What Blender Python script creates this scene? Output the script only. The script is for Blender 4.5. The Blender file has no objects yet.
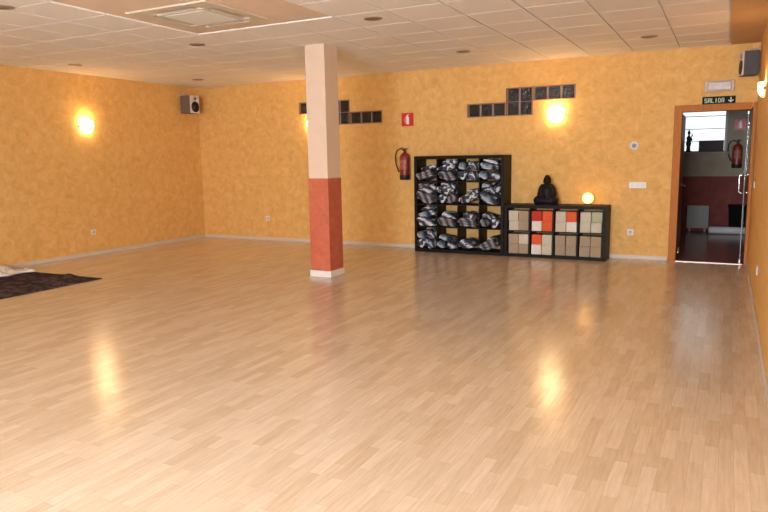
import bpy, bmesh, math, random
from mathutils import Vector, Matrix, noise
S = bpy.context.scene; C = S.collection; PI = math.pi

# ------------------------------------------------------------------ camera
def cam_setup():
    yaw, pitch, roll, f = -0.4781, -0.1471, -0.0168, 661.4
    fw = Vector((math.sin(yaw)*math.cos(pitch), math.cos(yaw)*math.cos(pitch), math.sin(pitch)))
    r = Vector((math.cos(yaw), -math.sin(yaw), 0)); u = r.cross(fw)
    c, s = math.cos(roll), math.sin(roll)
    R, U = c*r + s*u, -s*r + c*u
    m = Matrix(((R.x, U.x, -fw.x), (R.y, U.y, -fw.y), (R.z, U.z, -fw.z)))
    cd = bpy.data.cameras.new('camera'); cd.sensor_width = 36; cd.lens = f/768*36; cd.clip_start = .02
    o = bpy.data.objects.new('camera', cd); C.objects.link(o)
    o.matrix_world = Matrix.Translation((-0.2992, -10.1315, 1.5157)) @ m.to_4x4()
    S.camera = o
cam_setup()
# ------------------------------------------------------------------ world, daylight, exposure
S.view_settings.view_transform = 'Standard'; S.view_settings.look = 'None'
S.view_settings.gamma = 1; S.view_settings.use_curve_mapping = False
S.view_settings.exposure = 0.0
W = bpy.data.worlds.new('sky'); S.world = W; W.use_nodes = True
W.node_tree.nodes['Background'].inputs[0].default_value = (.75, .87, 1, 1)
W.node_tree.nodes['Background'].inputs[1].default_value = 1.0
def area(name, loc, rot, sx, sy, power, col):
    l = bpy.data.lights.new(name, 'AREA'); l.shape = 'RECTANGLE'; l.size = sx; l.size_y = sy
    l.energy = power; l.color = col
    o = bpy.data.objects.new(name, l); C.objects.link(o); o.location = loc; o.rotation_euler = rot
    return o
XL, H, YF = -9.6, 2.92, -14.3
FRONT_WINDOWS = [(-3.3, -1.85), (-1.65, -0.2)]     # x ranges in the window wall behind the camera
WZ0, WZ1 = .55, 2.55
for a, b in FRONT_WINDOWS:
    area('window_daylight', ((a+b)/2, YF-.35, (WZ0+WZ1)/2+.1), (PI/2+.0, 0, 0), b-a+.1, WZ1-WZ0+.1, 700, (.86, .965, 1.10))
SW = (-11.0, -9.5, .9, 2.4)      # added window, cut in the right wall to brighten the near floor: y0, y1, z0, z1
area('added_side_fill', (.4, (SW[0]+SW[1])/2, 1.65), (PI/2, 0, PI/2), 1.6, 1.6, 150, (.80, .96, 1.22))  # unseen fill light, added to brighten the floor near the camera
area('far_window_daylight', (-.75, 4.55, 2.0), (-PI/2, 0, 0), 1.2, 1.2, 60, (1, .86, .72))

# ------------------------------------------------------------------ materials
MATS = {}
def newmat(name):
    m = bpy.data.materials.new(name); m.use_nodes = True; MATS[name] = m
    nt = m.node_tree; return m, nt, nt.nodes['Principled BSDF']
def mat(name, col, rough=.6, metal=0, var=.0, vscale=8, bump=0, bscale=60, spec=None, emit=None, es=0, trans=0, coat=0, stretch=None):
    if name in MATS: return MATS[name]
    m, nt, b = newmat(name); N = nt.nodes; L = nt.links
    b.inputs['Base Color'].default_value = (*col, 1); b.inputs['Roughness'].default_value = rough; b.inputs['Metallic'].default_value = metal
    if spec is not None: b.inputs['Specular IOR Level'].default_value = spec
    if emit: b.inputs['Emission Color'].default_value = (*emit, 1); b.inputs['Emission Strength'].default_value = es
    b.inputs['Transmission Weight'].default_value = trans; b.inputs['Coat Weight'].default_value = coat
    tc = N.new('ShaderNodeTexCoord'); src = tc.outputs['Object']
    if stretch:
        mp = N.new('ShaderNodeMapping'); mp.inputs['Scale'].default_value = stretch; L.new(src, mp.inputs[0]); src = mp.outputs[0]
    if var:
        n = N.new('ShaderNodeTexNoise'); n.inputs['Scale'].default_value = vscale; n.inputs['Detail'].default_value = 6; L.new(src, n.inputs[0])
        r = N.new('ShaderNodeValToRGB'); r.color_ramp.elements[0].position = .3; r.color_ramp.elements[1].position = .7
        r.color_ramp.elements[0].color = (*[max(0, c*(1-var)) for c in col], 1); r.color_ramp.elements[1].color = (*[min(1, c*(1+var)) for c in col], 1)
        L.new(n.outputs['Fac'], r.inputs[0]); L.new(r.outputs[0], b.inputs['Base Color'])
    if bump:
        n = N.new('ShaderNodeTexNoise'); n.inputs['Scale'].default_value = bscale; n.inputs['Detail'].default_value = 4; L.new(src, n.inputs[0])
        bp = N.new('ShaderNodeBump'); bp.inputs['Strength'].default_value = bump; bp.inputs['Distance'].default_value = .01
        L.new(n.outputs['Fac'], bp.inputs['Height']); L.new(bp.outputs[0], b.inputs['Normal'])
    return m
def wall_paint(name, dark, mid, light):
    m, nt, b = newmat(name); N = nt.nodes; L = nt.links
    tc = N.new('ShaderNodeTexCoord')
    n = N.new('ShaderNodeTexNoise'); n.inputs['Scale'].default_value = 8; n.inputs['Detail'].default_value = 9; n.inputs['Roughness'].default_value = .72; n.inputs['Distortion'].default_value = .6
    L.new(tc.outputs['Object'], n.inputs[0])
    r = N.new('ShaderNodeValToRGB'); e = r.color_ramp.elements
    e[0].position = .33; e[0].color = (*dark, 1); e[1].position = .68; e[1].color = (*light, 1)
    k = e.new(.5); k.color = (*mid, 1)
    L.new(n.outputs['Fac'], r.inputs[0]); L.new(r.outputs[0], b.inputs['Base Color'])
    bp = N.new('ShaderNodeBump'); bp.inputs['Strength'].default_value = .25; bp.inputs['Distance'].default_value = .01
    n2 = N.new('ShaderNodeTexNoise'); n2.inputs['Scale'].default_value = 25; n2.inputs['Detail'].default_value = 5; L.new(tc.outputs['Object'], n2.inputs[0])
    L.new(n2.outputs['Fac'], bp.inputs['Height']); L.new(bp.outputs[0], b.inputs['Normal'])
    b.inputs['Roughness'].default_value = .75; b.inputs['Specular IOR Level'].default_value = .25
    return m
def floor_mat():
    m, nt, b = newmat('laminate'); N = nt.nodes; L = nt.links
    tc = N.new('ShaderNodeTexCoord')
    mp = N.new('ShaderNodeMapping'); mp.inputs['Rotation'].default_value = (0, 0, PI/2); L.new(tc.outputs['Object'], mp.inputs[0])
    def brick(w, h, c1, c2, mort, ms, off=.37, bias=0):
        k = N.new('ShaderNodeTexBrick'); k.inputs['Scale'].default_value = 1; k.inputs['Brick Width'].default_value = w; k.inputs['Row Height'].default_value = h
        k.inputs['Color1'].default_value = (*c1, 1); k.inputs['Color2'].default_value = (*c2, 1); k.inputs['Mortar'].default_value = (*mort, 1)
        k.inputs['Mortar Size'].default_value = ms; k.inputs['Mortar Smooth'].default_value = .1; k.inputs['Bias'].default_value = bias
        k.offset = off; k.offset_frequency = 2; k.squash = 1
        L.new(mp.outputs[0], k.inputs[0]); return k
    a = brick(.38, .066, (.65, .505, .355), (.765, .63, .48), (.54, .39, .24), .0007)
    c = brick(.38, .066, (.0, .0, .0), (1, 1, 1), (.5, .5, .5), 0, .61)
    n = N.new('ShaderNodeTexNoise'); n.inputs['Scale'].default_value = 3; n.inputs['Detail'].default_value = 8; n.inputs['Roughness'].default_value = .6
    m2 = N.new('ShaderNodeMapping'); m2.inputs['Scale'].default_value = (20, 1.6, 1); L.new(tc.outputs['Object'], m2.inputs[0]); L.new(m2.outputs[0], n.inputs[0])
    mix = N.new('ShaderNodeMix'); mix.data_type = 'RGBA'; mix.blend_type = 'MULTIPLY'; mix.inputs[0].default_value = .6
    rr = N.new('ShaderNodeValToRGB'); rr.color_ramp.elements[0].position = .25; rr.color_ramp.elements[0].color = (.70, .63, .56, 1); rr.color_ramp.elements[1].position = .7; rr.color_ramp.elements[1].color = (1, 1, 1, 1)
    L.new(n.outputs['Fac'], rr.inputs[0]); L.new(a.outputs[0], mix.inputs[6]); L.new(rr.outputs[0], mix.inputs[7])
    L.new(mix.outputs[2], b.inputs['Base Color'])
    b.inputs['Roughness'].default_value = .2; b.inputs['Specular IOR Level'].default_value = .85
    n3 = N.new('ShaderNodeTexNoise'); n3.inputs['Scale'].default_value = 40; n3.inputs['Detail'].default_value = 2; L.new(m2.outputs[0], n3.inputs[0])
    bp = N.new('ShaderNodeBump'); bp.inputs['Strength'].default_value = .04; bp.inputs['Distance'].default_value = .002
    L.new(n3.outputs['Fac'], bp.inputs['Height']); L.new(bp.outputs[0], b.inputs['Normal'])
    return m
def blanket_mat(name, k, light, mid):
    m, nt, b = newmat(name); N = nt.nodes; L = nt.links
    tc = N.new('ShaderNodeTexCoord')
    mp = N.new('ShaderNodeMapping'); mp.inputs['Location'].default_value = (k*3.1, k*1.7, k); mp.inputs['Rotation'].default_value = (.5, .6, k); mp.inputs['Scale'].default_value = (1, .5, 1); L.new(tc.outputs['Object'], mp.inputs[0])
    w = N.new('ShaderNodeTexWave'); w.wave_profile = 'SAW'; w.inputs['Scale'].default_value = 3.3; w.inputs['Distortion'].default_value = 10; w.inputs['Detail'].default_value = 2; w.inputs['Detail Scale'].default_value = 1.8
    L.new(mp.outputs[0], w.inputs[0])
    r = N.new('ShaderNodeValToRGB'); r.color_ramp.interpolation = 'CONSTANT'; e = r.color_ramp.elements
    e[0].color = (.022, .023, .03, 1); e[1].position = .24; e[1].color = (*mid, 1)
    x = e.new(.47); x.color = (*light, 1); x = e.new(.72); x.color = (.07, .075, .10, 1); x = e.new(.93); x.color = (.34, .27, .26, 1)
    L.new(w.outputs['Fac'], r.inputs[0]); L.new(r.outputs[0], b.inputs['Base Color']); b.inputs['Roughness'].default_value = .85; b.inputs['Specular IOR Level'].default_value = .2
    return m
def rug_mat():
    m, nt, b = newmat('rug_weave'); N = nt.nodes; L = nt.links
    tc = N.new('ShaderNodeTexCoord')
    v = N.new('ShaderNodeTexVoronoi'); v.inputs['Scale'].default_value = 9; v.distance = 'MANHATTAN'; L.new(tc.outputs['Object'], v.inputs[0])
    r = N.new('ShaderNodeValToRGB'); e = r.color_ramp.elements; e[0].color = (.20, .10, .085, 1); e[1].position = .75; e[1].color = (.05, .034, .042, 1)
    x = e.new(.35); x.color = (.11, .07, .08, 1); x = e.new(.5); x.color = (.13, .10, .09, 1)
    L.new(v.outputs['Distance'], r.inputs[0]); L.new(r.outputs[0], b.inputs['Base Color']); b.inputs['Roughness'].default_value = .95; b.inputs['Specular IOR Level'].default_value = .05
    n = N.new('ShaderNodeTexNoise'); n.inputs['Scale'].default_value = 140; L.new(tc.outputs['Object'], n.inputs[0])
    bp = N.new('ShaderNodeBump'); bp.inputs['Strength'].default_value = .6; bp.inputs['Distance'].default_value = .004; L.new(n.outputs['Fac'], bp.inputs['Height']); L.new(bp.outputs[0], b.inputs['Normal'])
    return m
def pane_mat(name, tint, gloss=.08, rough=.02):
    m, nt, b = newmat(name); N = nt.nodes; L = nt.links
    t = N.new('ShaderNodeBsdfTransparent'); t.inputs[0].default_value = (*tint, 1)
    g = N.new('ShaderNodeBsdfGlossy'); g.inputs['Roughness'].default_value = rough
    x = N.new('ShaderNodeMixShader'); x.inputs[0].default_value = gloss
    L.new(t.outputs[0], x.inputs[1]); L.new(g.outputs[0], x.inputs[2]); L.new(x.outputs[0], N['Material Output'].inputs[0]); N.remove(b)
    return m
ORANGE = wall_paint('orange_sponged_paint', (.68, .37, .105), (.77, .44, .14), (.85, .52, .195))
LAM = floor_mat()
WOOD = mat('door_wood', (.50, .18, .045), .6, spec=.15, var=.12, vscale=6, stretch=(20, 20, 1.5))
BLK = mat('black_brown_veneer', (.012, .008, .006), .5, spec=.15, var=.3, vscale=5, stretch=(1, 1, 12))
WHITE = mat('white_plastic', (.78, .76, .73), .4)
CHROME = mat('chrome', (.75, .75, .77), .18, 1)
TILE = mat('ceiling_tile', (.87, .81, .745), .9, var=.03, vscale=120, bump=.2, bscale=300)
PLASTER = mat('peach_plaster', (.80, .61, .455), .85, var=.03, vscale=4)
STRIP = mat('orange_plaster', (.62, .38, .19), .85, var=.04, vscale=5)
GRID = mat('ceiling_grid', (.85, .80, .76), .6)
BASE = mat('baseboard', (.66, .56, .46), .45)

# ------------------------------------------------------------------ mesh helpers
def box(bm, x0, x1, y0, y1, z0, z1, bev=0, M=None):
    vs = [bm.verts.new((x, y, z)) for x in (x0, x1) for y in (y0, y1) for z in (z0, z1)]
    fs = [bm.faces.new([vs[i] for i in f]) for f in ((0,1,3,2),(4,6,7,5),(0,4,5,1),(2,3,7,6),(0,2,6,4),(1,5,7,3))]
    if M is not None: bmesh.ops.transform(bm, matrix=M, verts=vs)
    if bev:
        es = list({e for f in fs for e in f.edges}); bmesh.ops.bevel(bm, geom=es, offset=bev, segments=2, affect='EDGES', profile=.5)
def lathe(bm, prof, n=24, M=None, cap=True):
    rings = []
    for r, z in prof:
        if r < 1e-5: rings.append([bm.verts.new((0, 0, z))])
        else: rings.append([bm.verts.new((r*math.cos(2*PI*i/n), r*math.sin(2*PI*i/n), z)) for i in range(n)])
    for a, b in zip(rings, rings[1:]):
        for i in range(n):
            j = (i+1) % n
            v = [a[i % len(a)], a[j % len(a)], b[j % len(b)], b[i % len(b)]]
            u = []
            for q in v:
                if q not in u: u.append(q)
            if len(u) > 2: bm.faces.new(u)
    if cap:
        for r in (rings[0], rings[-1]):
            if len(r) > 2: bm.faces.new(r)
    if M is not None: bmesh.ops.transform(bm, matrix=M, verts=[v for r in rings for v in r])
def tube(bm, pts, rad, n=10):
    pts = [Vector(p) for p in pts]; rings = []; up = Vector((0, 0, 1))
    prev = None
    for i, p in enumerate(pts):
        t = (pts[min(i+1, len(pts)-1)] - pts[max(i-1, 0)]).normalized()
        if prev is None: a = t.cross(up) if abs(t.dot(up)) < .95 else t.cross(Vector((1, 0, 0)))
        else: a = prev - t*prev.dot(t)
        a.normalize(); prev = a; b = t.cross(a)
        rr = rad[i] if isinstance(rad, (list, tuple)) else rad
        rings.append([bm.verts.new(p + rr*(math.cos(2*PI*k/n)*a + math.sin(2*PI*k/n)*b)) for k in range(n)])
    for r, s in zip(rings, rings[1:]):
        for k in range(n): bm.faces.new((r[k], r[(k+1) % n], s[(k+1) % n], s[k]))
    bm.faces.new(rings[0]); bm.faces.new(rings[-1])
def ell(bm, c, r, rot=None, seg=20):
    M = Matrix.Translation(c) @ (rot or Matrix()) @ Matrix.Diagonal((*r, 1))
    bmesh.ops.create_uvsphere(bm, u_segments=seg, v_segments=seg//2+2, radius=1, matrix=M)
def obj(name, bm, m, parent=None, smooth=False, loc=None):
    bmesh.ops.recalc_face_normals(bm, faces=bm.faces)
    me = bpy.data.meshes.new(name); bm.to_mesh(me); bm.free(); me.materials.append(m)
    o = bpy.data.objects.new(name, me); C.objects.link(o)
    if smooth:
        for p in me.polygons: p.use_smooth = True
    if loc: o.location = loc
    if parent: o.parent = parent
    return o
def bo(name, m, boxes, parent=None, bev=0, **k):
    bm = bmesh.new()
    for b in boxes: box(bm, *b, bev)
    return obj(name, bm, m, parent, **k)
def tag(o, label, cat, group=None):
    o['label'] = label; o['category'] = cat
    if group: o['group'] = group
    return o
def thing(name, label, cat, loc=(0, 0, 0), rz=0, group=None):
    o = bpy.data.objects.new(name, None); o.empty_display_size = .1; C.objects.link(o); o.location = loc; o.rotation_euler = (0, 0, rz)
    return tag(o, label, cat, group)
def struct(o): o['kind'] = 'structure'; return o
def dup(root, loc, rz=None, label=None):
    r = root.copy(); C.objects.link(r); r.location = loc
    if rz is not None: r.rotation_euler = (0, 0, rz)
    if label: r['label'] = label
    for ch in list(root.children):
        c = ch.copy(); C.objects.link(c); c.parent = r
        for g in ch.children:
            d = g.copy(); C.objects.link(d); d.parent = c
    return r

# ------------------------------------------------------------------ room shell
DX0, DX1, DZ = -.93, -.02, 2.10        # door opening in the back wall
T = .14
struct(bo('floor', LAM, [(XL-.1, .1, YF-.1, .0, -.1, 0)]))
bm = bmesh.new()
GL = [(-4.01, -2.34)]
def wall_with_holes(name, x0, x1, z0, z1, y0, y1, holes, m):
    xs = sorted({x0, x1, *[h[0] for h in holes], *[h[1] for h in holes]}); zs = sorted({z0, z1, *[h[2] for h in holes], *[h[3] for h in holes]})
    bm = bmesh.new(); V = {}
    solid = lambda i, j: 0 <= i < len(xs)-1 and 0 <= j < len(zs)-1 and not any(h[0] <= (xs[i]+xs[i+1])/2 <= h[1] and h[2] <= (zs[j]+zs[j+1])/2 <= h[3] for h in holes)
    def v(i, j, y):
        k = (i, j, y)
        if k not in V: V[k] = bm.verts.new((xs[i], y, zs[j]))
        return V[k]
    for i in range(len(xs)-1):
        for j in range(len(zs)-1):
            if not solid(i, j): continue
            for y in (y0, y1): bm.faces.new((v(i, j, y), v(i+1, j, y), v(i+1, j+1, y), v(i, j+1, y)))
            for di, dj, a, b in ((-1, 0, (i, j), (i, j+1)), (1, 0, (i+1, j), (i+1, j+1)), (0, -1, (i, j), (i+1, j)), (0, 1, (i, j+1), (i+1, j+1))):
                if not solid(i+di, j+dj): bm.faces.new((v(*a, y0), v(*b, y0), v(*b, y1), v(*a, y1)))
    return struct(obj(name, bm, m))
B = .21    # glass block pitch
RG, LG = (-4.02, 2.125), (-7.22, 2.525)       # the two stepped clusters of glass blocks
def cluster(x, z, up):
    """eight blocks: three, a square of four as two columns, three; returns rectangles"""
    if up:  return [(x, x+3*B, z, z+B), (x+3*B, x+5*B, z, z+2*B), (x+5*B, x+8*B, z+B, z+2*B)]
    return [(x, x+3*B, z-B, z), (x+3*B, x+5*B, z-2*B, z), (x+5*B, x+8*B, z-2*B, z-B)]
CL = [cluster(*RG, True), cluster(*LG, False)]
wall_with_holes('wall_back', XL-.1, .1, 0, H+.25, 0, T, [(DX0, DX1, 0, DZ)] + CL[0] + CL[1], ORANGE)
struct(bo('wall_left', ORANGE, [(XL-.1, XL, YF-.1, 0, 0, H+.25)]))
struct(bo('wall_right', ORANGE, [(0, .1, SW[1], 0, 0, H+.25), (0, .1, YF-.1, SW[0], 0, H+.25), (0, .1, SW[0], SW[1], 0, SW[2]), (0, .1, SW[0], SW[1], SW[3], H+.25)]))
wall_with_holes('wall_front', XL-.1, .1, 0, H+.25, YF-.12, YF, [(a, b, WZ0, WZ1) for a, b in FRONT_WINDOWS], ORANGE)
# ceiling: tegular tiles hanging in a grid, plaster field round the air conditioner, plaster strip by the right wall
gx = [-.36-.59*i for i in range(16)] + [XL+.02]
gy = [-.05] + [-.5-.62*i for i in range(21)]
bm = bmesh.new()
sqx0, sqx1, sqy0, sqy1 = gx[9], gx[6], gy[10], gy[7]
for i in range(len(gx)-1):
    for j in range(len(gy)-1):
        x1, x0, y1, y0 = gx[i], gx[i+1], gy[j], gy[j+1]
        if sqx0-.01 < (x0+x1)/2 < sqx1+.01 and sqy0-.01 < (y0+y1)/2 < sqy1+.01: continue
        if x1-x0 < .1: continue
        g = .009
        box(bm, x0+g, x1-g, y0+g, y1-g, H, H+.03)
tiles = struct(obj('ceiling', bm, TILE))
struct(bo('ceiling_grid', GRID, [(XL-.1, .1, YF-.1, .1, H+.014, H+.2)]))
struct(bo('ceiling_plaster_strip', STRIP, [(gx[0]+.012, 0, YF, 0, H-.004, H+.013)]))
struct(bo('ceiling_plaster', PLASTER, [(sqx0+.008, sqx1-.008, sqy0+.008, sqy1-.008, H+.010, H+.0135), (XL, gx[0]+.012, -.045, 0, H-.004, H+.013)]))
# baseboards
bb, bh = .013, .055
struct(bo('baseboard_back', BASE, [(XL, DX0-.075, -bb, 0, 0, bh)], bev=.003))
struct(bo('baseboard_left', BASE, [(XL, XL+bb, YF, -bb, 0, bh)], bev=.003))
struct(bo('baseboard_right', BASE, [(-bb, 0, YF, -.02, 0, bh)], bev=.003))
struct(bo('baseboard_front', BASE, [(XL+bb, -bb, YF, YF+bb, 0, bh)], bev=.003))

# daylight windows behind the camera
ALU = mat('white_window_frame', (.8, .8, .78), .35)
CLEAR = pane_mat('clear_pane', (.97, .98, .98), .05)
for k, (a, b) in enumerate(FRONT_WINDOWS):
    w = bpy.data.objects.new('window_%d' % (k+4), None); C.objects.link(w); struct(w); m_ = (a+b)/2
    w.location = (m_, YF-.06, WZ0); h = WZ1-WZ0; q = (b-a)/2
    bo('window_frame', ALU, [(-q, q, -.03, .03, 0, .06), (-q, q, -.03, .03, h-.06, h), (-q, -q+.06, -.03, .03, .06, h-.06), (q-.06, q, -.03, .03, .06, h-.06), (-.03, .03, -.03, .03, .06, h-.06)], w)
    bo('pane', CLEAR, [(-q+.06, -.03, -.004, .004, .06, h-.06), (.03, q-.06, -.004, .004, .06, h-.06)], w)

w = bpy.data.objects.new('window_6', None); C.objects.link(w); struct(w); w.location = (.05, (SW[0]+SW[1])/2, SW[2]); w.rotation_euler = (0, 0, PI/2)  # added out of view, an opening for the side fill light
bo('window_frame', ALU, [(-.75, .75, -.03, .03, 0, .05), (-.75, .75, -.03, .03, 1.45, 1.5), (-.75, -.70, -.03, .03, .05, 1.45), (.70, .75, -.03, .03, .05, 1.45)], w)
bo('pane', CLEAR, [(-.70, .70, -.004, .004, .05, 1.45)], w)
# glass-block windows in the back wall
BLOCK = mat('dark_glass_block', (.026, .018, .014), .16, spec=.35, bump=1, bscale=26)
MORT = mat('block_mortar', (.32, .22, .16), .6)
FRM = mat('block_trim', (.30, .13, .05), .5)
for k, rects in enumerate(CL):
    w = bpy.data.objects.new('window_%d' % (k+1), None); C.objects.link(w); struct(w); w.location = (rects[0][0], 0, rects[0][2])
    ox, oz = w.location.x, w.location.z
    fr = bmesh.new(); mo = bmesh.new()
    for x0, x1, z0, z1 in rects:
        x0 -= ox; x1 -= ox; z0 -= oz; z1 -= oz; t = .012
        for r in ((x0, x1, z0, z0+t), (x0, x1, z1-t, z1), (x0, x0+t, z0+t, z1-t), (x1-t, x1, z0+t, z1-t)): box(fr, r[0], r[1], -.006, T-.01, r[2], r[3])
        box(mo, x0+t, x1-t, .03, .09, z0+t, z1-t)
        nx, nz = round((x1-x0)/B), round((z1-z0)/B)
        cx, cz = (x1-x0-2*t)/nx, (z1-z0-2*t)/nz
        for i in range(nx):
            for j in range(nz):
                bm = bmesh.new(); X, Z = x0+t+i*cx, z0+t+j*cz; e = .011
                e = .017; box(bm, X+e, X+cx-e, .012, .11, Z+.005, Z+cz-.005, .008)
                box(bm, X+.04, X+cx-.04, .006, .05, Z+.035, Z+cz-.035, .006)
                obj('glass_block', bm, BLOCK, w)
    obj('mortar', mo, mat('block_mortar', (0, 0, 0)), w); obj('window_frame', fr, FRM, w)

# ------------------------------------------------------------------ door 1, glass leaf and the room beyond
d = bpy.data.objects.new('door_1', None); C.objects.link(d); struct(d); d.location = (-.475, 0, 0)
fx0, fx1 = DX0+.475, DX1+.475
bo('door_frame', WOOD, [(fx0-.065, fx0+.035, -.022, T+.02, 0, DZ+.06), (fx1-.022, fx1+.018, -.022, T+.02, 0, DZ+.06), (fx0+.035, fx1-.035, -.022, T+.02, DZ-.03, DZ+.06)], d, .004)
bo('threshold', mat('threshold_metal', (.6, .5, .4), .35, .8), [(fx0+.035, fx1-.035, -.02, .02, 0, .006)], d)
TINT = pane_mat('tinted_leaf_glass', (.62, .60, .60), .1)
leaf = bpy.data.objects.new('door_leaf', None); C.objects.link(leaf); leaf.parent = d; leaf.location = (.475-.092, .03, 0); leaf.rotation_euler = (0, 0, math.radians(-2.2))
bm = bmesh.new(); box(bm, -.005, .005, 0, .76, .012, 2.05); obj('glass_pane', bm, TINT, leaf)
bo('edge_strip', mat('dull_steel', (.26, .25, .26), .5, .3), [(-.004, .004, -.008, .0, .012, 2.05)], leaf)
bm = bmesh.new(); box(bm, -.012, .012, -.015, .10, .012, .06, .004); box(bm, -.012, .012, -.015, .10, 2.01, 2.05, .004); lathe(bm, [(.02, -.012+.012), (.02, .02)], 12, Matrix.Translation((0, -.03, 0)))
obj('pivot_fitting', bm, mat('satin_steel', (.45, .44, .44), .35, .7), leaf)
bm = bmesh.new()
for s in (-1, 1):
    tube(bm, [(0, .02, .97), (s*.035, .02, .97), (s*.056, .02, .975), (s*.062, .02, .99), (s*.062, .02, 1.19), (s*.056, .02, 1.205), (s*.035, .02, 1.21), (0, .02, 1.21)], .009, 8)
obj('door_handle', bm, CHROME, leaf, True)
# beyond room
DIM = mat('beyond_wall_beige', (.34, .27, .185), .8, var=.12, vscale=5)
DADO = mat('beyond_wall_red', (.20, .035, .025), .75, var=.2, vscale=7)
DFL = mat('beyond_floor', (.22, .07, .035), .2, var=.2, vscale=4)
Y2 = 4.2; X2a, X2b = -2.6, .9; wx0, wx1, wz0, wz1 = -1.5, -.345, 1.52, 2.55
struct(bo('floor_beyond', DFL, [(X2a, X2b, 0, Y2, -.1, -.001)]))
struct(bo('ceiling_beyond', mat('beyond_ceiling', (.5, .46, .42), .9), [(X2a, X2b, T, Y2+.1, 2.75, 2.85)]))
wall_with_holes('wall_beyond', X2a-.1, X2b+.1, 1.06, 2.85, Y2, Y2+.12, [(wx0, wx1, wz0, wz1)], DIM)
struct(bo('trim_1', DADO, [(X2a, X2b, Y2-.01, Y2+.1, 0, 1.06)]))
struct(bo('wall_beyond_left', DIM, [(X2a-.1, X2a, T, Y2, 0, 2.85)])); struct(bo('wall_beyond_right', DIM, [(X2b, X2b+.1, T, Y2, 0, 2.85)]))
w = bpy.data.objects.new('window_3', None); C.objects.link(w); struct(w); w.location = (wx0, Y2, wz0); ww, wh = wx1-wx0, wz1-wz0
bo('window_frame', mat('beyond_frame', (.45, .42, .40), .5), [(0, .04, 0, .08, 0, wh), (ww-.04, ww, 0, .08, 0, wh), (.04, ww-.04, 0, .08, 0, .03), (.04, ww-.04, 0, .08, wh-.04, wh)], w)
LIT = mat('daylit_frosted_pane', (.85, .9, .92), .6, emit=(.88, .97, 1), es=1.1)
bo('pane', LIT, [(.04, ww-.04, .05, .06, .03, wh-.04)], w)
bo('glazing_bar', mat('beyond_bar', (.5, .5, .5), .5), [(.04, ww-.04, .03, .05, z, z+.014) for z in (.20, .44, .68, .90)], w)
# wooden leaf opened back beside the opening
d2 = bpy.data.objects.new('door_2', None); C.objects.link(d2); struct(d2); d2.location = (-.925, .2, 0)
bo('door_leaf', mat('dark_red_door', (.14, .03, .022), .4, var=.2, vscale=5, stretch=(10, 10, 1)), [(-.02, .022, 0, .85, .01, 2.06)], d2, .003)
bm = bmesh.new(); tube(bm, [(.02, .62, 1.03), (.06, .62, 1.03), (.065, .60, 1.03), (.065, .50, 1.03)], .011, 8); lathe(bm, [(.026, 0), (.026, .012)], 16, Matrix.Translation((.02, .62, 1.03)) @ Matrix.Rotation(PI/2, 4, 'Y'))
obj('door_handle', bm, mat('dull_metal', (.35, .35, .34), .35, .9), d2, True)
bm = bmesh.new(); lathe(bm, [(.02, 0), (.02, .05), (.028, .055), (.028, .10), (.018, .115), (.018, .16), (0, .165)], 14)
tag(obj('door_stop', bm, CHROME, None, True, (-.885, .28, .0)), 'small chrome door stop on the floor at the left of the doorway', 'door stop')

def extinguisher(name, loc, label, s=1.0, group=None):
    t = thing(name, label, 'fire extinguisher', loc); t.scale = (s*1.15, s*1.05, s)
    bm = bmesh.new(); lathe(bm, [(0, .045), (.06, .045), (.073, .05), (.075, .07), (.075, .37), (.07, .40), (.05, .43), (.028, .445), (.024, .46), (0, .46)], 24)
    obj('cylinder', bm, mat('extinguisher_red', (.24, .020, .012), .4, coat=.1), t, True)
    bm = bmesh.new(); lathe(bm, [(.0, .0), (.066, .0), (.076, .006), (.076, .075), (.0755, .08)], 24); obj('base_ring', bm, mat('black_rubber', (.012, .012, .012), .5), t, True)
    bm = bmesh.new(); lathe(bm, [(.02, .455), (.022, .48), (.014, .50), (0, .50)], 14); box(bm, -.012, .012, -.03, .03, .475, .49)
    obj('valve', bm, mat('dark_brass', (.18, .12, .06), .35, .8), t, True)
    bm = bmesh.new(); box(bm, -.009, .009, -.11, .02, .505, .512, .002); box(bm, -.009, .009, -.10, .02, .53, .536, .002, Matrix.Rotation(.12, 4, 'X')); box(bm, .01, .055, -.02, -.008, .50, .515, .002)
    obj('lever', bm, mat('black_rubber', (0, 0, 0)), t)
    bm = bmesh.new(); tube(bm, [(-.015, -.01, .485), (-.06, -.015, .515), (-.11, -.02, .49), (-.135, -.02, .43), (-.14, -.02, .34), (-.13, -.02, .25), (-.105, -.02, .18), (-.085, -.02, .13)], [.009]*7+[.012], 8)
    obj('hose', bm, mat('black_rubber', (0, 0, 0)), t, True)
    bo('wall_bracket', mat('black_rubber', (0, 0, 0)), [(-.03, .03, .06, .085, .30, .36)], t)
    bm = bmesh.new()                                  # label band round the front of the cylinder
    n = 12; vv = []
    for i in range(n+1):
        a = -PI/2 - .75 + 1.5*i/n; vv.append([bm.verts.new((.0762*math.cos(a), .0762*math.sin(a), z)) for z in (.17, .33)])
    for a, b in zip(vv, vv[1:]): bm.faces.new((a[0], b[0], b[1], a[1]))
    obj('instruction_label', bm, mat('extinguisher_label', (.42, .10, .07), .5, var=.5, vscale=40), t, True)
    return t
extinguisher('fire_extinguisher', (-5.085, -.09, 1.15), 'red fire extinguisher hung on orange wall left of the tall black shelf')
extinguisher('fire_extinguisher', (-.155, Y2-.086, 1.22), 'red fire extinguisher on the beige wall seen through the doorway')
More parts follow.
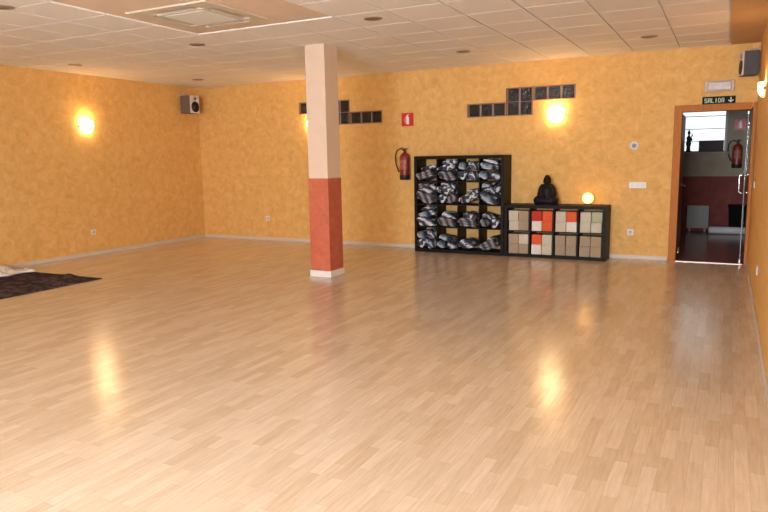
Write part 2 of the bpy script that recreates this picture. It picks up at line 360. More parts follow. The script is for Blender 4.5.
def ext_sign(loc, s, label, blank=False):
    t = thing('extinguisher_sign', label, 'sign', loc)
    sp_ = bo('sign_plate', mat('sign_red', (.60, .02, .02), .4), [(-s, s, -.006, 0, -s, s)], t, .001)
    bm = bmesh.new(); k = s/.105
    prof = [(-.022, -.075), (.028, -.075), (.028, .03), (.018, .045), (.008, .05), (.008, .062), (.03, .075), (.026, .083), (-.008, .075), (-.012, .05), (-.022, .035)]
    vs = [bm.verts.new((x*k, -.008, z*k)) for x, z in prof] + [bm.verts.new((x*k, -.0061, z*k)) for x, z in prof]; n = len(prof)
    bm.faces.new(vs[:n]); [bm.faces.new((vs[i], vs[(i+1) % n], vs[n+(i+1) % n], vs[n+i])) for i in range(n)]
    tube(bm, [(-.012*k, -.0075, .055*k), (-.034*k, -.0075, .04*k), (-.044*k, -.0075, .0), (-.04*k, -.0075, -.05*k)], .004*k, 6)
    obj('pictogram', bm, WHITE, sp_)
ext_sign((-5.065, 0, 2.14), .108, 'red square sign with white extinguisher pictogram on orange wall')
ext_sign((-.13, Y2, 2.03), .095, 'small red and white sign on the beige wall beyond the doorway')

# things in the room beyond
bo_ = bo('display_box', mat('dark_brown_box', (.03, .012, .012), .6), [(-.22, .21, -.09, .0, 0, .215)], bev=.006, loc=(-.60, Y2-.005, 1.53)); tag(bo_, 'dark brown box on the sill of the bright window beyond the doorway', 'box')
struct(bo('trim_2', DIM, [(wx0-.05, wx1+.05, Y2-.16, Y2, 1.49, 1.53)], bev=.004))
fg = thing('figurine', 'thin dark figurine standing before the bright window beyond the doorway', 'figurine', (-1.0, Y2-.09, 1.53))
bm = bmesh.new(); lathe(bm, [(.055, 0), (.06, .02), (.04, .03), (.035, .10), (.05, .16), (.035, .22), (.045, .27), (.02, .31), (.016, .33), (.028, .36), (.022, .39), (.008, .42), (0, .45)], 16); ell(bm, (.045, 0, .24), (.022, .02, .035), seg=10)
tube(bm, [(.03, 0, .27), (.06, 0, .31), (.05, 0, .35)], .011, 7)
obj('body', bm, mat('dark_bronze', (.02, .022, .02), .4), fg, True)
rd = thing('panel_radiator', 'pale grey panel radiator against the dark red wall beyond the doorway', 'radiator', (-.775, Y2-.08, 0))
bo('panel', mat('radiator_paint', (.34, .30, .26), .5), [(-.19, .19, -.04, -.02, .06, .50), (-.19, .19, .0, .02, .06, .50)], rd, .006)
bo('fins', mat('radiator_paint', (0, 0, 0)), [(-.185+.033*i, -.17+.033*i, -.05, -.04, .09, .47) for i in range(12)], rd)
for q in (-.15, .12): bo('foot', mat('radiator_paint', (0, 0, 0)), [(q, q+.03, -.03, .01, 0, .06)], rd)
bm = bmesh.new(); lathe(bm, [(0, 0), (.01, 0), (.01, .02)] + [(.065, 0), (.068, .01), (.068, .60), (.06, .61), (.02, .61), (.015, .59), (0, .59)], 22, Matrix.Rotation(PI/2, 4, 'Y'))
tag(obj('rolled_mat', bm, mat('pale_foam', (.62, .60, .58), .8, var=.1, vscale=30), None, True, (-.56, Y2-.45, .069)), 'pale rolled mat lying on the dark floor beyond the doorway', 'rolled mat')
bn = thing('waste_bin', 'black upright bin against the red wall beyond the doorway', 'bin', (-.10, Y2-.17, 0))
bm = bmesh.new(); q = [bm.verts.new((sx*a, sy*a*.8, z)) for a, z in ((.125, 0), (.15, .5)) for sx, sy in ((-1, -1), (1, -1), (1, 1), (-1, 1))]
bm.faces.new(q[:4]); bm.faces.new(q[4:]); [bm.faces.new((q[i], q[(i+1) % 4], q[4+(i+1) % 4], q[4+i])) for i in range(4)]
obj('bin_body', bm, mat('black_plastic', (.008, .006, .006), .8, spec=.05), bn); bo('lid', mat('black_plastic', (0, 0, 0)), [(-.16, .16, -.13, .13, .5, .53)], bn, .006)

# ------------------------------------------------------------------ signs and fittings round the door
CW = mat('sign_white', (.85, .88, .80), .5)
sg = thing('exit_sign', 'dark green SALIDA sign with down arrow above the doorway', 'sign', (-.455, 0, 2.205))
sgp = bo('sign_plate', mat('sign_green', (.010, .030, .014), .8, spec=.08), [(-.2, .2, -.008, 0, -.052, .052)], sg, .001)
G = {'S': [(1,1,0,1), (0,1,0,.5), (0,.5,1,.5), (1,.5,1,0), (1,0,0,0)], 'A': [(0,0,0,1), (0,1,1,1), (1,1,1,0), (0,.45,1,.45)], 'L': [(0,1,0,0), (0,0,1,0)], 'I': [(.5,0,.5,1)], 'D': [(0,0,0,1), (0,1,.7,1), (.7,1,1,.75), (1,.75,1,.25), (1,.25,.7,0), (.7,0,0,0)]}
def stroke(bm, x0, z0, x1, z1, w, y):
    a = Vector((x0, 0, z0)); b = Vector((x1, 0, z1)); t = (b-a).normalized(); n = Vector((-t.z, 0, t.x))*w/2; a -= t*w/2; b += t*w/2
    vs = [bm.verts.new(Vector((p.x, yy, p.z))) for yy in (y, y-.002) for p in (a-n, b-n, b+n, a+n)]
    for f in ((0,1,2,3), (7,6,5,4), (0,4,5,1), (1,5,6,2), (2,6,7,3), (3,7,4,0)): bm.faces.new([vs[i] for i in f])
for i, c in enumerate('SALIDA'):
    bm = bmesh.new()
    for x0, z0, x1, z1 in G[c]: stroke(bm, -.168+i*.041+x0*.024, -.024+z0*.05, -.168+i*.041+x1*.024, -.024+z1*.05, .009, -.0082)
    obj('letter', bm, CW, sgp)
bm = bmesh.new(); stroke(bm, .145, .03, .145, -.02, .012, -.0082); stroke(bm, .145, -.028, .120, -.003, .011, -.0082); stroke(bm, .145, -.028, .170, -.003, .011, -.0082); obj('arrow', bm, CW, sgp)
em = thing('emergency_light', 'clear oblong emergency light above the SALIDA sign', 'emergency light', (-.455, 0, 2.39))
bo('housing', mat('emergency_housing', (.60, .45, .33), .4), [(-.18, .18, -.03, 0, -.075, .075)], em, .01)
bo('diffuser', mat('emergency_cover', (.52, .43, .37), .15, spec=.7, bump=.4, bscale=90), [(-.145, .145, -.058, -.03, -.06, .06)], em, .014)
for s in (-1, 1):
    bm = bmesh.new(); lathe(bm, [(.014, 0), (.014, .01), (0, .014)], 12, Matrix.Translation((s*.162, -.03, 0)) @ Matrix.Rotation(PI/2, 4, 'X')); obj('screw_cap', bm, mat('cream_cap', (.9, .7, .55), .4), em, True)
th = thing('thermostat', 'small round white thermostat on orange wall left of the doorway', 'thermostat', (-1.5, 0, 1.63))
bm = bmesh.new(); lathe(bm, [(.062, 0), (.062, .02), (.055, .028), (0, .028)], 28, Matrix.Rotation(PI/2, 4, 'X')); obj('casing', bm, WHITE, th, True)
bm = bmesh.new(); lathe(bm, [(.03, .028), (.028, .038), (0, .038)], 20, Matrix.Rotation(PI/2, 4, 'X')); obj('dial', bm, mat('dial_grey', (.35, .34, .36), .4), th, True)
sw = thing('light_switch', 'row of three white switches on orange wall left of the doorway', 'light switch', (-1.435, 0, 1.07))
swp = bo('switch_plate', WHITE, [(-.115, .115, -.01, 0, -.042, .042)], sw, .004)
for i in (-1, 0, 1): bo('rocker', mat('rocker_white', (.7, .68, .66), .35), [(i*.07-.026, i*.07+.026, -.015, -.01, -.028, .028)], swp, .002)
def socket(loc, rz, label):
    t = thing('wall_socket', label, 'socket', loc, rz)
    bo('cover_plate', WHITE, [(-.042, .042, -.01, 0, -.042, .042)], t, .004)
    bm = bmesh.new(); lathe(bm, [(.026, .010), (.026, .013), (.020, .013), (.018, .011), (0, .011)], 20, Matrix.Rotation(PI/2, 4, 'X')); obj('socket_insert', bm, mat('socket_grey', (.5, .48, .46), .4), t, True)
socket((-1.51, 0, .39), 0, 'white wall socket between the low black shelf and the doorway')
socket((-8.02, 0, .42), 0, 'white wall socket on the back wall left of the pillar')
socket((XL, -2.65, .38), PI/2, 'white wall socket on the left wall beneath the glowing sconce')
socket((0, -3.06, .41), -PI/2, 'white wall socket low on the right wall')
t = thing('light_switch', 'small white switch on the right wall beside the door frame', 'light switch', (0, -.95, 1.12), -PI/2)
bo('switch_plate', WHITE, [(-.04, .04, -.01, 0, -.04, .04)], t, .004); bo('rocker', mat('rocker_white', (0, 0, 0)), [(-.024, .024, -.015, -.01, -.024, .024)], t, .002)

# ------------------------------------------------------------------ pillar
PX0, PX1, PY0, PY1 = -5.078, -4.793, -2.972, -2.657
CRM = mat('pillar_cream', (.72, .53, .385), .7, var=.03, vscale=6)
TER = wall_paint('terracotta_paint', (.47, .105, .05), (.53, .13, .065), (.58, .165, .085))
pl = struct(bpy.data.objects.new('pillar', None)); C.objects.link(pl); pl.location = ((PX0+PX1)/2, (PY0+PY1)/2, 0); hx, hy = (PX1-PX0)/2, (PY1-PY0)/2
pl['label'] = 'square pillar, cream above and terracotta below, standing on the wooden floor'; pl['category'] = 'pillar'
bo('pillar_shaft', CRM, [(-hx, hx, -hy, hy, 1.27, H)], pl, .004)
bo('pillar_dado', TER, [(-hx-.006, hx+.006, -hy-.006, hy+.006, .08, 1.27)], pl, .003)
bo('pillar_base', mat('pillar_base_white', (.78, .72, .66), .5), [(-hx-.018, hx+.018, -hy-.018, hy+.018, 0, .08)], pl, .003)

# ------------------------------------------------------------------ shelves
def shelf(name, label, x, cols, rows):
    t = thing(name, label, 'shelf unit', (x, -.20, 0)); c, d, o, i = .3355, .39, .05, .016; Wd = 2*o+cols*c+(cols-1)*i; Hh = 2*o+rows*c+(rows-1)*i
    y0, y1 = -.19, .19
    for z in (0, Hh-o): bo('top_panel' if z else 'bottom_panel', BLK, [(0, Wd, y0, y1, z, z+o)], t, .0015)
    for X in (0, Wd-o): bo('side_panel', BLK, [(X, X+o, y0, y1, o, Hh-o)], t, .0015)
    for k in range(1, cols): X = o+k*c+(k-1)*i; bo('divider', BLK, [(X, X+i, y0+.004, y1-.004, o, Hh-o)], t)
    for k in range(1, rows):
        Z = o+k*c+(k-1)*i
        bo('shelf_board', BLK, [(o+q*(c+i), o+q*(c+i)+c, y0+.004, y1-.004, Z, Z+i) for q in range(cols)], t)
    return t
S4X, S2X = -4.778, -3.280
shelf('cube_shelf', 'tall black cube shelf stuffed with grey blankets against the back wall', S4X, 4, 4).scale = (1, 1, 1.03)
shelf('cube_shelf', 'low black cube shelf holding foam blocks, with the statue on top', S2X, 4, 2)
def cell(x, col, row_from_bottom): return x+.05+col*.3515, .05+row_from_bottom*.3515   # lower left corner of a cubby

# blocks
FOAM = {'cream': (.57, .50, .385), 'tan': (.38, .275, .175), 'white': (.74, .68, .60), 'red': (.50, .03, .02), 'orange': (.72, .10, .025), 'greenish': (.46, .44, .28)}
for k, v in FOAM.items(): mat('foam_'+k, v, .8, var=.08, vscale=40, bump=.1, bscale=200)
bm = bmesh.new(); box(bm, -.074, .074, -.115, .115, 0, .148, .006); me0 = obj('yoga_block', bm, MATS['foam_tan']); me0_mesh = me0.data; bpy.data.objects.remove(me0)
meshes = {}
for k in FOAM: meshes[k] = me0_mesh.copy(); meshes[k].materials.clear(); meshes[k].materials.append(MATS['foam_'+k])
plan = [('top', 1, [('cream', 'tan', 'cream', 'tan'), ('red', 'orange', 'white', 'orange'), ('cream', 'orange', 'cream', 'white'), ('cream', 'greenish', 'cream', 'cream')]),
        ('bottom', 0, [('tan', 'cream', 'tan', 'tan'), ('orange', 'cream', 'white', 'cream'), ('tan',)*4, ('tan',)*4])]
rnd = random.Random(4); colname = ['first', 'second', 'third', 'fourth']; pos = ['upper left', 'upper right', 'lower left', 'lower right']
for rn, rb, cells in plan:
    for ci, cols in enumerate(cells):
        cx, cz = cell(S2X, ci, rb)
        for q, cn in enumerate(cols):
            o = bpy.data.objects.new('yoga_block', meshes[cn]); C.objects.link(o)
            up = q < 2; rt = q % 2
            o.location = (cx + .095 + rt*.154 + rnd.uniform(-.002, .002), -.20-.07 + rnd.uniform(-.008, .008) + (.03 if cn == 'greenish' else 0), cz + (.149 if up else .0005))
            o.rotation_euler = (0, 0, rnd.uniform(-.012, .012))
            word = {'greenish': 'pale green', 'orange': 'bright orange'}.get(cn, cn)
            tag(o, '%s foam block, %s in %s row of low shelf, %s cubby' % (word, pos[q], rn, colname[ci]), 'yoga block', 'foam blocks in the low shelf')

# blankets: a folded or rolled sheet swept front to back, lightly crumpled
def stripe_mat(name, k, cols, scale, dist, rot):
    m, nt, b = newmat(name); N = nt.nodes; L = nt.links
    tc = N.new('ShaderNodeTexCoord'); mp = N.new('ShaderNodeMapping'); mp.inputs['Location'].default_value = (k, k*.7, k*.3); mp.inputs['Rotation'].default_value = rot; L.new(tc.outputs['Object'], mp.inputs[0])
    w = N.new('ShaderNodeTexWave'); w.inputs['Scale'].default_value = scale; w.inputs['Distortion'].default_value = dist; w.inputs['Detail'].default_value = 2; w.inputs['Detail Scale'].default_value = 1.6; L.new(mp.outputs[0], w.inputs[0])
    r = N.new('ShaderNodeValToRGB'); e = r.color_ramp.elements; e[0].color = (*cols[0], 1); e[1].color = (*cols[-1], 1)
    for i, c in enumerate(cols[1:-1]): x = e.new((i+1)/(len(cols)-1)); x.color = (*c, 1)
    L.new(w.outputs['Fac'], r.inputs[0]); L.new(r.outputs[0], b.inputs['Base Color']); b.inputs['Roughness'].default_value = .6; b.inputs['Specular IOR Level'].default_value = .35
    return m
BM = [stripe_mat('blanket_pale_stripe', 1, [(.02, .02, .026), (.12, .125, .16), (.42, .43, .48), (.70, .72, .78)], 3.2, 5, (.3, .9, .4)),
      blanket_mat('blanket_fleck', 2.3, (.58, .60, .68), (.13, .14, .18)),
      stripe_mat('blanket_mauve', 3, [(.03, .028, .032), (.17, .15, .165), (.33, .30, .33)], 3.0, 2.5, (.1, .5, .2)),
      stripe_mat('blanket_slate', 4, [(.015, .02, .025), (.06, .08, .10), (.16, .20, .25), (.48, .52, .60)], 2.6, 6, (.8, .2, 1)),
      blanket_mat('blanket_fleck_dark', 5.1, (.66, .67, .72), (.07, .075, .10))]
def blanket(w, h, kind, seed, ln=.34):
    rn = random.Random(seed); pts = []
    if kind == 'roll':
        turns = 2.6; n = 54; t = h/2/(turns+.4)
        for i in range(n+1):
            a = 2*PI*turns*i/n; r = t*.35 + t*a/(2*PI); pts.append((r*math.cos(a)*w/h, r*math.sin(a)))
    else:
        L = 3 if h > .085 else 2; t = h/L; X = w/2 - t/2
        for l in range(L):
            s = 1 if l % 2 == 0 else -1; z = -h/2 + t/2 + l*t
            for k in range(9): pts.append((s*(-X + 2*X*k/8), z))
            if l < L-1:
                for k in range(1, 5): a = -PI/2 + PI*k/5; pts.append((s*(X + t/2*math.cos(a)), z + t/2 + t/2*math.sin(a)))
    half = t*.45; N_ = 11; bm = bmesh.new(); rows = []
    for j in range(N_):
        y = -ln/2 + ln*j/(N_-1); row = []
        endk = .93 if j in (0, N_-1) else 1
        for i, (x, z) in enumerate(pts):
            a = Vector(pts[min(i+1, len(pts)-1)]) - Vector(pts[max(i-1, 0)]); a.normalize(); nx, nz = -a.y, a.x
            pr = []
            for s in (-half, half):
                X_, Z_ = (x+nx*s)*endk, (z+nz*s)*endk
                # bulge: sheet stacks are fatter in the middle than at the folded ends
                if kind != 'roll': Z_ *= 1.12 - .5*(X_/w)**2*2
                v = Vector((X_, y, Z_)); d_ = noise.noise_vector(v*9 + Vector((seed, seed*.37, 0))); d2_ = noise.noise_vector(Vector((X_*22, y*7, Z_*12)) + Vector((seed*2, 5, seed)))
                v += Vector((d_.x*.012, d_.y*.04 + d2_.y*.02, d_.z*.018 + d2_.z*.012)); pr.append(bm.verts.new(v))
            row.append(pr)
        rows.append(row)
    for r, s in zip(rows, rows[1:]):
        for i in range(len(pts)-1):
            for k in (0, 1): bm.faces.new((r[i][k], r[i+1][k], s[i+1][k], s[i][k]))
        for i in (0, len(pts)-1): bm.faces.new((r[i][0], r[i][1], s[i][1], s[i][0]))
    for r in (rows[0], rows[-1]):
        for i in range(len(pts)-1): bm.faces.new((r[i][0], r[i+1][0], r[i+1][1], r[i][1]))
    return bm
# layouts per cubby: list of (dx, dz, width, height, kind, tilt) relative to cubby centre line and bottom
full = [(.0, .075, .30, .12, 'fold', .12), (-.02, .185, .29, .11, 'fold', -.30), (.03, .275, .25, .075, 'fold', -.22)]
full2 = [(-.075, .08, .15, .145, 'roll', .2), (.082, .075, .145, .14, 'roll', 2), (.0, .205, .29, .10, 'fold', .25), (.01, .285, .24, .065, 'fold', .15)]
full3 = [(-.02, .10, .28, .13, 'fold', .42), (.02, .205, .28, .11, 'fold', -.45), (-.05, .275, .20, .08, 'fold', .2)]
full4 = [(-.078, .08, .145, .14, 'roll', .4), (.08, .075, .145, .13, 'roll', 1.5), (-.078, .225, .14, .13, 'roll', 3), (.08, .22, .15, .14, 'roll', .9)]
half1 = [(-.075, .08, .15, .14, 'roll', .4), (.082, .07, .145, .13, 'roll', 1.5), (-.03, .178, .20, .055, 'fold', .25)]
half2 = [(.0, .075, .31, .12, 'fold', .10), (.02, .17, .24, .085, 'fold', .28)]
half3 = [(-.01, .095, .29, .165, 'roll', .2)]
half4 = [(.0, .10, .29, .12, 'fold', -.35), (.05, .18, .19, .08, 'fold', -.2)]
top_ = [(.0, .095, .29, .12, 'fold', -.3), (.03, .19, .24, .07, 'fold', -.2)]
layout = [[top_, full, full4, full2], [full3, full2, half4, full3], [full, half2, half2, half1], [full4, half1, half3, half4]]
rown = ['top', 'second', 'third', 'bottom']; coln = ['left', 'second', 'third', 'right']; sd = 0
for r in range(4):
    for c in range(4):
        cx, cz = cell(S4X, c, 3-r); L_ = layout[r][c]
        for q, (dx, dz, w_, h_, kind, tilt) in enumerate(L_):
            sd += 1
            if kind == 'roll' and tilt > .6: tl = tilt
            else: tl = tilt
            bm = blanket(w_, h_, kind, sd*1.37)
            o = obj('blanket', bm, BM[(sd*7 + sd//3) % 5], None, True)
            if kind == 'roll' and w_ > .2: tl = .15
            R_ = Matrix.Rotation(rnd.uniform(-.06, .06), 4, 'Z') @ Matrix.Rotation(0 if kind == 'roll' and w_ > h_*1.25 else tl, 4, 'Y') @ Matrix.Rotation(rnd.uniform(-.04, .04), 4, 'X')
            o.data.transform(R_)
            # squeeze the soft bundle into its cubby, never through a board
            X0, Z0 = cx+.168+dx, (cz+dz+.004)*1.03; cl, cr, cb, ct = cx+.004-X0, cx+.3315-X0, cz*1.03+.003-Z0, (cz+.3345)*1.03-.003-Z0
            xs_ = [v.co.x for v in o.data.vertices]; zs_ = [v.co.z for v in o.data.vertices]
            kx0, kx1 = min(1, cl/min(xs_)), min(1, cr/max(xs_)); kz0, kz1 = min(1, cb/min(zs_)), min(1, ct/max(zs_))
            for v in o.data.vertices:
                v.co.x *= kx0 if v.co.x < 0 else kx1; v.co.z *= kz0 if v.co.z < 0 else kz1
            # let it settle on the bundles below: height profile per x bin
            nb = 24; bin_ = lambda x: max(0, min(nb-1, int((x+X0-cx)/.3355*nb)))
            if q == 0: prof_ = [-9.]*nb
            top_in = [max(prof_[max(0, k-1):k+2])-Z0+.004 for k in range(nb)]
            lo_, hi_ = [9.]*nb, [-9.]*nb
            for v in o.data.vertices: k = bin_(v.co.x); lo_[k] = min(lo_[k], v.co.z); hi_[k] = max(hi_[k], v.co.z)
            for v in o.data.vertices:
                k = bin_(v.co.x)
                if lo_[k] < top_in[k]:
                    a_0, a_1 = top_in[k], min(max(hi_[k], top_in[k]+.03), max(ct, top_in[k]+.010))
                    v.co.z = a_0 + (v.co.z-lo_[k])/max(1e-4, hi_[k]-lo_[k])*(a_1-a_0)
            for v in o.data.vertices: k = bin_(v.co.x); prof_[k] = max(prof_[k], v.co.z+Z0)
            o.location = (X0, -.255-rnd.uniform(0, .04), Z0)
            if kind == 'roll': where = {True: 'left', False: 'right'}[dx < 0] + (' upper roll' if dz > .15 else ' roll' if len(L_) < 4 or L_[2][4] != 'roll' else ' lower roll')
            else: where = 'folded at the bottom' if dz < .1 else ('folded on top' if q == len(L_)-1 else ('folded in the middle' if q == 1 else 'folded just under the topmost'))
            if len([1 for z in L_ if z[4] == 'roll']) == 1 and kind == 'roll': where = 'the big oval roll'
            tag(o, 'grey patterned blanket, %s, tall shelf %s row, %s column' % (where, rown[r], coln[c]), 'blanket', 'patterned blankets in the tall shelf')

# ------------------------------------------------------------------ statue and globe lamp
TOP2 = .7865
bd = thing('seated_statue', 'black seated Buddha statue on top of the low shelf', 'statue', (-2.685, -.21, TOP2))
bm = bmesh.new()
ell(bm, (0, .02, .065), (.165, .12, .06))
for s in (-1, 1):
    tube(bm, [(s*.05, .02, .085), (s*.10, -.02, .09), (s*.145, -.045, .07)], [.07, .066, .045], 14); ell(bm, (s*.143, -.045, .065), (.043, .045, .05))
    tube(bm, [(s*.15, -.05, .055), (s*.09, -.10, .055), (s*.0, -.11, .06), (-s*.06, -.095, .075)], [.042, .04, .036, .028], 12)
    tube(bm, [(s*.072, .01, .268), (s*.094, .0, .22), (s*.102, -.005, .165), (s*.098, -.03, .13), (s*.06, -.085, .12), (s*.01, -.10, .117)], [.036, .037, .036, .032, .026, .02], 12)
    tube(bm, [(s*.048, .01, .365), (s*.051, .01, .345), (s*.047, .01, .318)], [.011, .010, .013], 8)
    ell(bm, (s*.06, .012, .272), (.046, .042, .034))
tube(bm, [(0, .03, .06), (0, .03, .12), (0, .025, .18), (0, .015, .235), (0, .015, .28), (0, .013, .315)], [.10, .095, .095, .092, .062, .032], 18)
ell(bm, (s*.09, .01, .15), (.055, .06, .075))
ell(bm, (-.09, .01, .15), (.055, .06, .075))
ell(bm, (0, .008, .352), (.052, .054, .060)); ell(bm, (0, -.041, .345), (.009, .012, .015)); ell(bm, (0, -.037, .325), (.015, .010, .006), seg=10)
ell(bm, (0, .018, .378), (.054, .054, .042)); ell(bm, (0, .018, .412), (.036, .036, .030))
STAT = mat('black_stone', (.010, .008, .010), .5, spec=.2, var=.3, vscale=20)
so = obj('statue_body', bm, STAT, bd, True)
rm = so.modifiers.new('merge', 'REMESH'); rm.mode = 'VOXEL'; rm.voxel_size = .006; rm.use_smooth_shade = True
sm = so.modifiers.new('soften', 'SMOOTH'); sm.factor = .5; sm.iterations = 2
bm = bmesh.new(); lathe(bm, [(.0, -.004+.004), (.17, 0), (.18, .008), (.175, .02), (0, .02)], 32, Matrix.Diagonal((1.02, .72, 1, 1)))
obj('plinth', bm, STAT, bd, True)
gl = thing('globe_lamp', 'small glowing round lamp on the right end of the low shelf', 'lamp', (-2.085, -.21, TOP2))
bm = bmesh.new(); lathe(bm, [(0, 0), (.052, 0), (.055, .006), (.048, .024), (.038, .03), (0, .03)], 24); obj('lamp_base', bm, mat('lamp_wood', (.12, .04, .015), .5), gl, True)
bm = bmesh.new(); prof = [(.078*math.sin(PI*k/16), .102-.078*math.cos(PI*k/16)) for k in range(17)]; prof[0] = (0, .024); prof[-1] = (0, .18); lathe(bm, prof, 28)
obj('globe_shade', bm, mat('globe_glow', (.9, .5, .2), .5, emit=(1, .50, .13), es=5.5), gl, True)
pl_ = bpy.data.lights.new('globe_light', 'POINT'); pl_.energy = 9; pl_.color = (1, .45, .12); pl_.shadow_soft_size = .08
lo = bpy.data.objects.new('globe_light', pl_); C.objects.link(lo); lo.parent = gl; lo.location = (0, -.0, .102)

# ------------------------------------------------------------------ wall sconces: frosted half bowl with side clips
def sconce(loc, rz, label, es, ew):
    t = thing('wall_sconce', label, 'wall lamp', loc, rz, 'frosted glass wall sconces'); t.scale = (.86, .86, .95)
    bm = bmesh.new(); n = 18; m = 10; grid = []
    for j in range(m+1):
        v = j/m; z = -.10 + .20*v; prof = math.sqrt(max(0, 1-((v-.62)/.66)**2)) if v < .62 else 1-.05*(v-.62)
        row = []
        for i in range(n+1):
            a = PI*i/n; row.append(bm.verts.new((-math.cos(a)*.145*max(prof, .15), -math.sin(a)*.105*max(prof, .15)-.012, z)))
        grid.append(row)
    for a, b in zip(grid, grid[1:]):
        for i in range(n): bm.faces.new((a[i], a[i+1], b[i+1], b[i]))
    bm.faces.new(grid[0])
    o = obj('glass_shade', bm, mat('sconce_glow_%g' % es, (.9, .8, .6), .4, emit=(1, .74, .36), es=es), t, True)
    sl = o.modifiers.new('thick', 'SOLIDIFY'); sl.thickness = .004
    bo('back_plate', mat('sconce_metal', (.5, .42, .3), .4, .5), [(-.06, .06, -.012, 0, -.07, .07)], t, .003)
    for s in (-1, 1): bo('side_clip', mat('sconce_clip', (.10, .07, .04), .4, .6), [(s*.148-.006, s*.148+.006, -.03, 0, -.01, .03)], t, .002)
    l = bpy.data.lights.new('sconce_light', 'POINT'); l.energy = ew; l.color = (1, .66, .30); l.shadow_soft_size = .03
    q = bpy.data.objects.new('sconce_light', l); C.objects.link(q); q.parent = t; q.location = (0, -.075, .11)
    return t
sconce((XL, -2.63, 2.09), PI/2, 'glowing frosted wall sconce on the left wall', 32, 3)
sconce((-2.62, 0, 2.10), 0, 'glowing frosted wall sconce under the right glass blocks on the back wall', 32, 3)
sconce((-6.92, 0, 2.10), 0, 'glowing wall sconce mostly hidden behind the pillar', 32, 3)
sconce((0, -2.09, 2.15), -PI/2, 'cream wall sconce at the right edge, on the right wall', 2.2, 4).scale = (.7, .6, .76)

# ------------------------------------------------------------------ speakers
def speaker(loc, side, label):
    t = thing('loudspeaker', label, 'speaker', loc)
    s = side
    dark = mat('speaker_cabinet', (.09, .07, .065), .55); 
    bo('cabinet', mat('speaker_cabinet_%d' % s, (.15, .105, .08) if s > 0 else (.075, .07, .075), .5), [(-.12, .12, -.12, .12, -.165, .165)], t, .012)
    X = s*.12
    fb = bo('front_baffle', mat('silver_baffle', (.75, .72, .70), .35, .2), [(min(X, X+s*.018), max(X, X+s*.018), -.118, .118, -.163, .163)], t, .006)
    R = Matrix.Translation((X+s*.018, 0, -.045)) @ Matrix.Rotation(s*PI/2, 4, 'Y')
    bm = bmesh.new(); lathe(bm, [(.098, 0), (.10, .006), (.088, .008), (.084, .0)], 28, R); lathe(bm, [(.082, .001), (.035, -.012+.014), (.03, .006), (0, .012)], 28, R); obj('woofer', bm, mat('black_cone', (.015, .014, .016), .4), fb, True)
    R = Matrix.Translation((X+s*.018, 0, .105)) @ Matrix.Rotation(s*PI/2, 4, 'Y')
    bm = bmesh.new(); lathe(bm, [(.036, 0), (.036, .005), (.018, .005), (.012, .011), (0, .013)], 20, R); obj('tweeter', bm, mat('grey_tweeter', (.22, .2, .2), .4), fb, True)
    bm = bmesh.new(); tube(bm, [(0, 0, .165), (0, 0, .20), (-s*.14, 0, .20)], .009, 8); box(bm, -s*.14-.006, -s*.14+.006, -.03, .03, .16, .24); obj('wall_bracket', bm, mat('bracket_white', (.6, .5, .4), .4), t)
    t.scale = (1, 1, 1) if side > 0 else (.74, .9, .9)
    return t
speaker((XL+.155, -.40, 2.575), 1, 'brown and silver speaker near the ceiling in the left corner')
speaker((-.12, -.32, 2.62), -1, 'dark grey speaker high in the right corner beside the doorway').rotation_euler = (0, 0, .2)

# ------------------------------------------------------------------ ceiling fittings
ac = thing('ceiling_air_conditioner', 'square cassette air conditioner in the peach ceiling field', 'air conditioner', (-4.99, -4.90, H+.010))
A, a_ = .50, .25
ACW = mat('ac_panel', (.66, .56, .44), .5)
bm = bmesh.new(); box(bm, -A, A, -A, -a_-.14, -.016, 0, .004); box(bm, -A, A, a_+.14, A, -.016, 0, .004); box(bm, -A, -a_-.14, -a_-.14, a_+.14, -.016, 0, .004); box(bm, a_+.14, A, -a_-.14, a_+.14, -.016, 0, .004)
box(bm, -a_-.045, a_+.045, -a_-.045, a_+.045, -.018, 0, .003)
for s in (-1, 1):
    for sx in (-1, 1): box(bm, min(sx*(a_+.045), sx*(a_+.14)), max(sx*(a_+.045), sx*(a_+.14)), min(s*(a_+.02), s*(a_+.14)), max(s*(a_+.02), s*(a_+.14)), -.016, 0)
acf = obj('panel_frame', bm, ACW, ac)
bo('intake_grille', mat('ac_grille', (.82, .82, .78), .6, var=.04, vscale=90), [(-a_, a_, -a_, a_, -.022, -.018)], ac, .002)
for k in range(4):
    o = bo('air_vane', mat('ac_vane', (.50, .46, .40), .4), [(-a_+.03, a_-.03, -.018, .018, -.004, .004)], acf, .002)
    ang = k*PI/2; o.location = (math.sin(ang)*(a_+.085), -math.cos(ang)*(a_+.085), -.012); o.rotation_euler = (.35, 0, ang)
dl0 = None
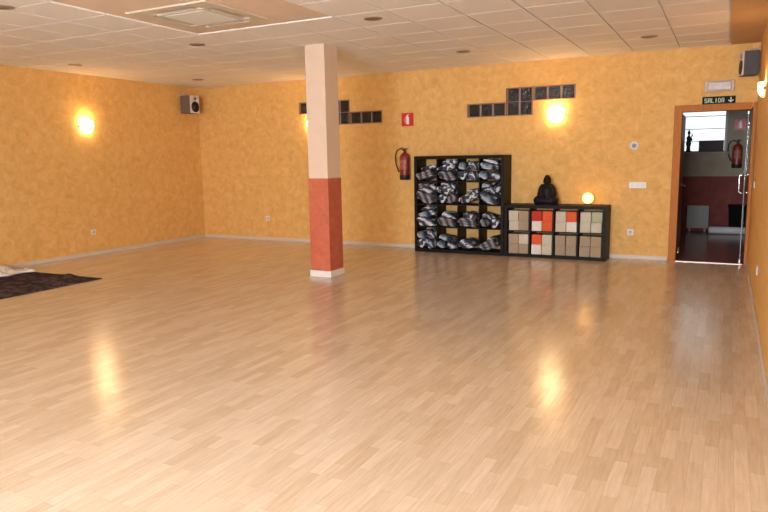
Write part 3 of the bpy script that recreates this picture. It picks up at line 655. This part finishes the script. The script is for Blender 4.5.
for lab, x, y in [('recessed ceiling spot nearest the top left edge, cut by the frame', -6.18, -6.16), ('recessed ceiling spot just beyond the air conditioner', -6.11, -3.76), ('recessed ceiling spot right of the pillar, the larger one', -3.58, -3.96),
                  ('recessed ceiling spot near the back wall, between the two glass block groups', -3.55, -1.44), ('recessed ceiling spot above the left corner speaker', -8.57, -1.09), ('faint recessed ceiling spot above the left wall sconce', -8.75, -3.41),
                  ('recessed ceiling spot near the back wall at the right', -1.23, -1.26)]:
    if dl0 is None:
        dl0 = thing('ceiling_spotlight', lab, 'ceiling spotlight', (x, y, H), 0, 'unlit recessed ceiling spots')
        bm = bmesh.new(); lathe(bm, [(.072, 0), (.095, 0), (.098, -.004), (.092, -.009), (.072, -.009), (.072, 0)], 28, cap=False); obj('trim_ring', bm, mat('spot_ring', (.34, .27, .2), .6), dl0, True)
        bm = bmesh.new(); lathe(bm, [(.072, -.008), (.055, -.003), (.03, -.001), (0, -.001)], 24, cap=False); obj('reflector', bm, mat('spot_inner', (.20, .13, .07), .3, .3), dl0, True)
    else: dup(dl0, (x, y, H), None, lab)

# ------------------------------------------------------------------ rug and towel
bm = bmesh.new(); nx, ny = 40, 50; gr = []
rx0, rx1, ry0, ry1 = -9.42, -7.56, -6.9, -4.22
for i in range(nx+1):
    row = []
    for j in range(ny+1):
        x = rx0+(rx1-rx0)*i/nx; y = ry0+(ry1-ry0)*j/ny
        z = .008 + .006*max(0, noise.noise(Vector((x*1.3, y*1.3, 0)))) + .022*math.exp(-((x+8.2)/.09)**2)*max(0, (j/ny-.6))/.4
        row.append(bm.verts.new((x + .02*noise.noise(Vector((0, y*2, 3))), y + .02*noise.noise(Vector((x*2, 0, 5))) , z)))
    gr.append(row)
for i in range(nx):
    for j in range(ny): bm.faces.new((gr[i][j], gr[i+1][j], gr[i+1][j+1], gr[i][j+1]))
ro = tag(obj('rug', bm, rug_mat(), None, True), 'dark patterned woven rug on the floor at the left edge', 'rug')
s_ = ro.modifiers.new('thick', 'SOLIDIFY'); s_.thickness = .007; s_.offset = -1
bm = bmesh.new(); nx, ny = 44, 30; gr = []
for i in range(nx+1):
    row = []
    for j in range(ny+1):
        u, v = i/nx, j/ny; x = -9.52 + .62*u; y = -4.75 + .50*v
        e = min(1, 7*min(u, 1-u, v, 1-v)) ; e = e**.6
        n_ = noise.fractal(Vector((x*5, y*5, 2)), 1, 2, 4)
        z = .018 + e*(.012 + .085*abs(n_) + .05*math.exp(-((u-.12)/.12)**2))
        w_ = noise.noise_vector(Vector((x*6, y*6, 7)))
        row.append(bm.verts.new((x+w_.x*.09, y+w_.y*.09, z)))
    gr.append(row)
for i in range(nx):
    for j in range(ny): bm.faces.new((gr[i][j], gr[i+1][j], gr[i+1][j+1], gr[i][j+1]))
to = tag(obj('crumpled_towel', bm, mat('towel_white', (.80, .74, .70), .95, bump=.3, bscale=150), None, True), 'crumpled pale towel lying on the corner of the dark rug', 'towel')
s_ = to.modifiers.new('thick', 'SOLIDIFY'); s_.thickness = .008; s_.offset = 1
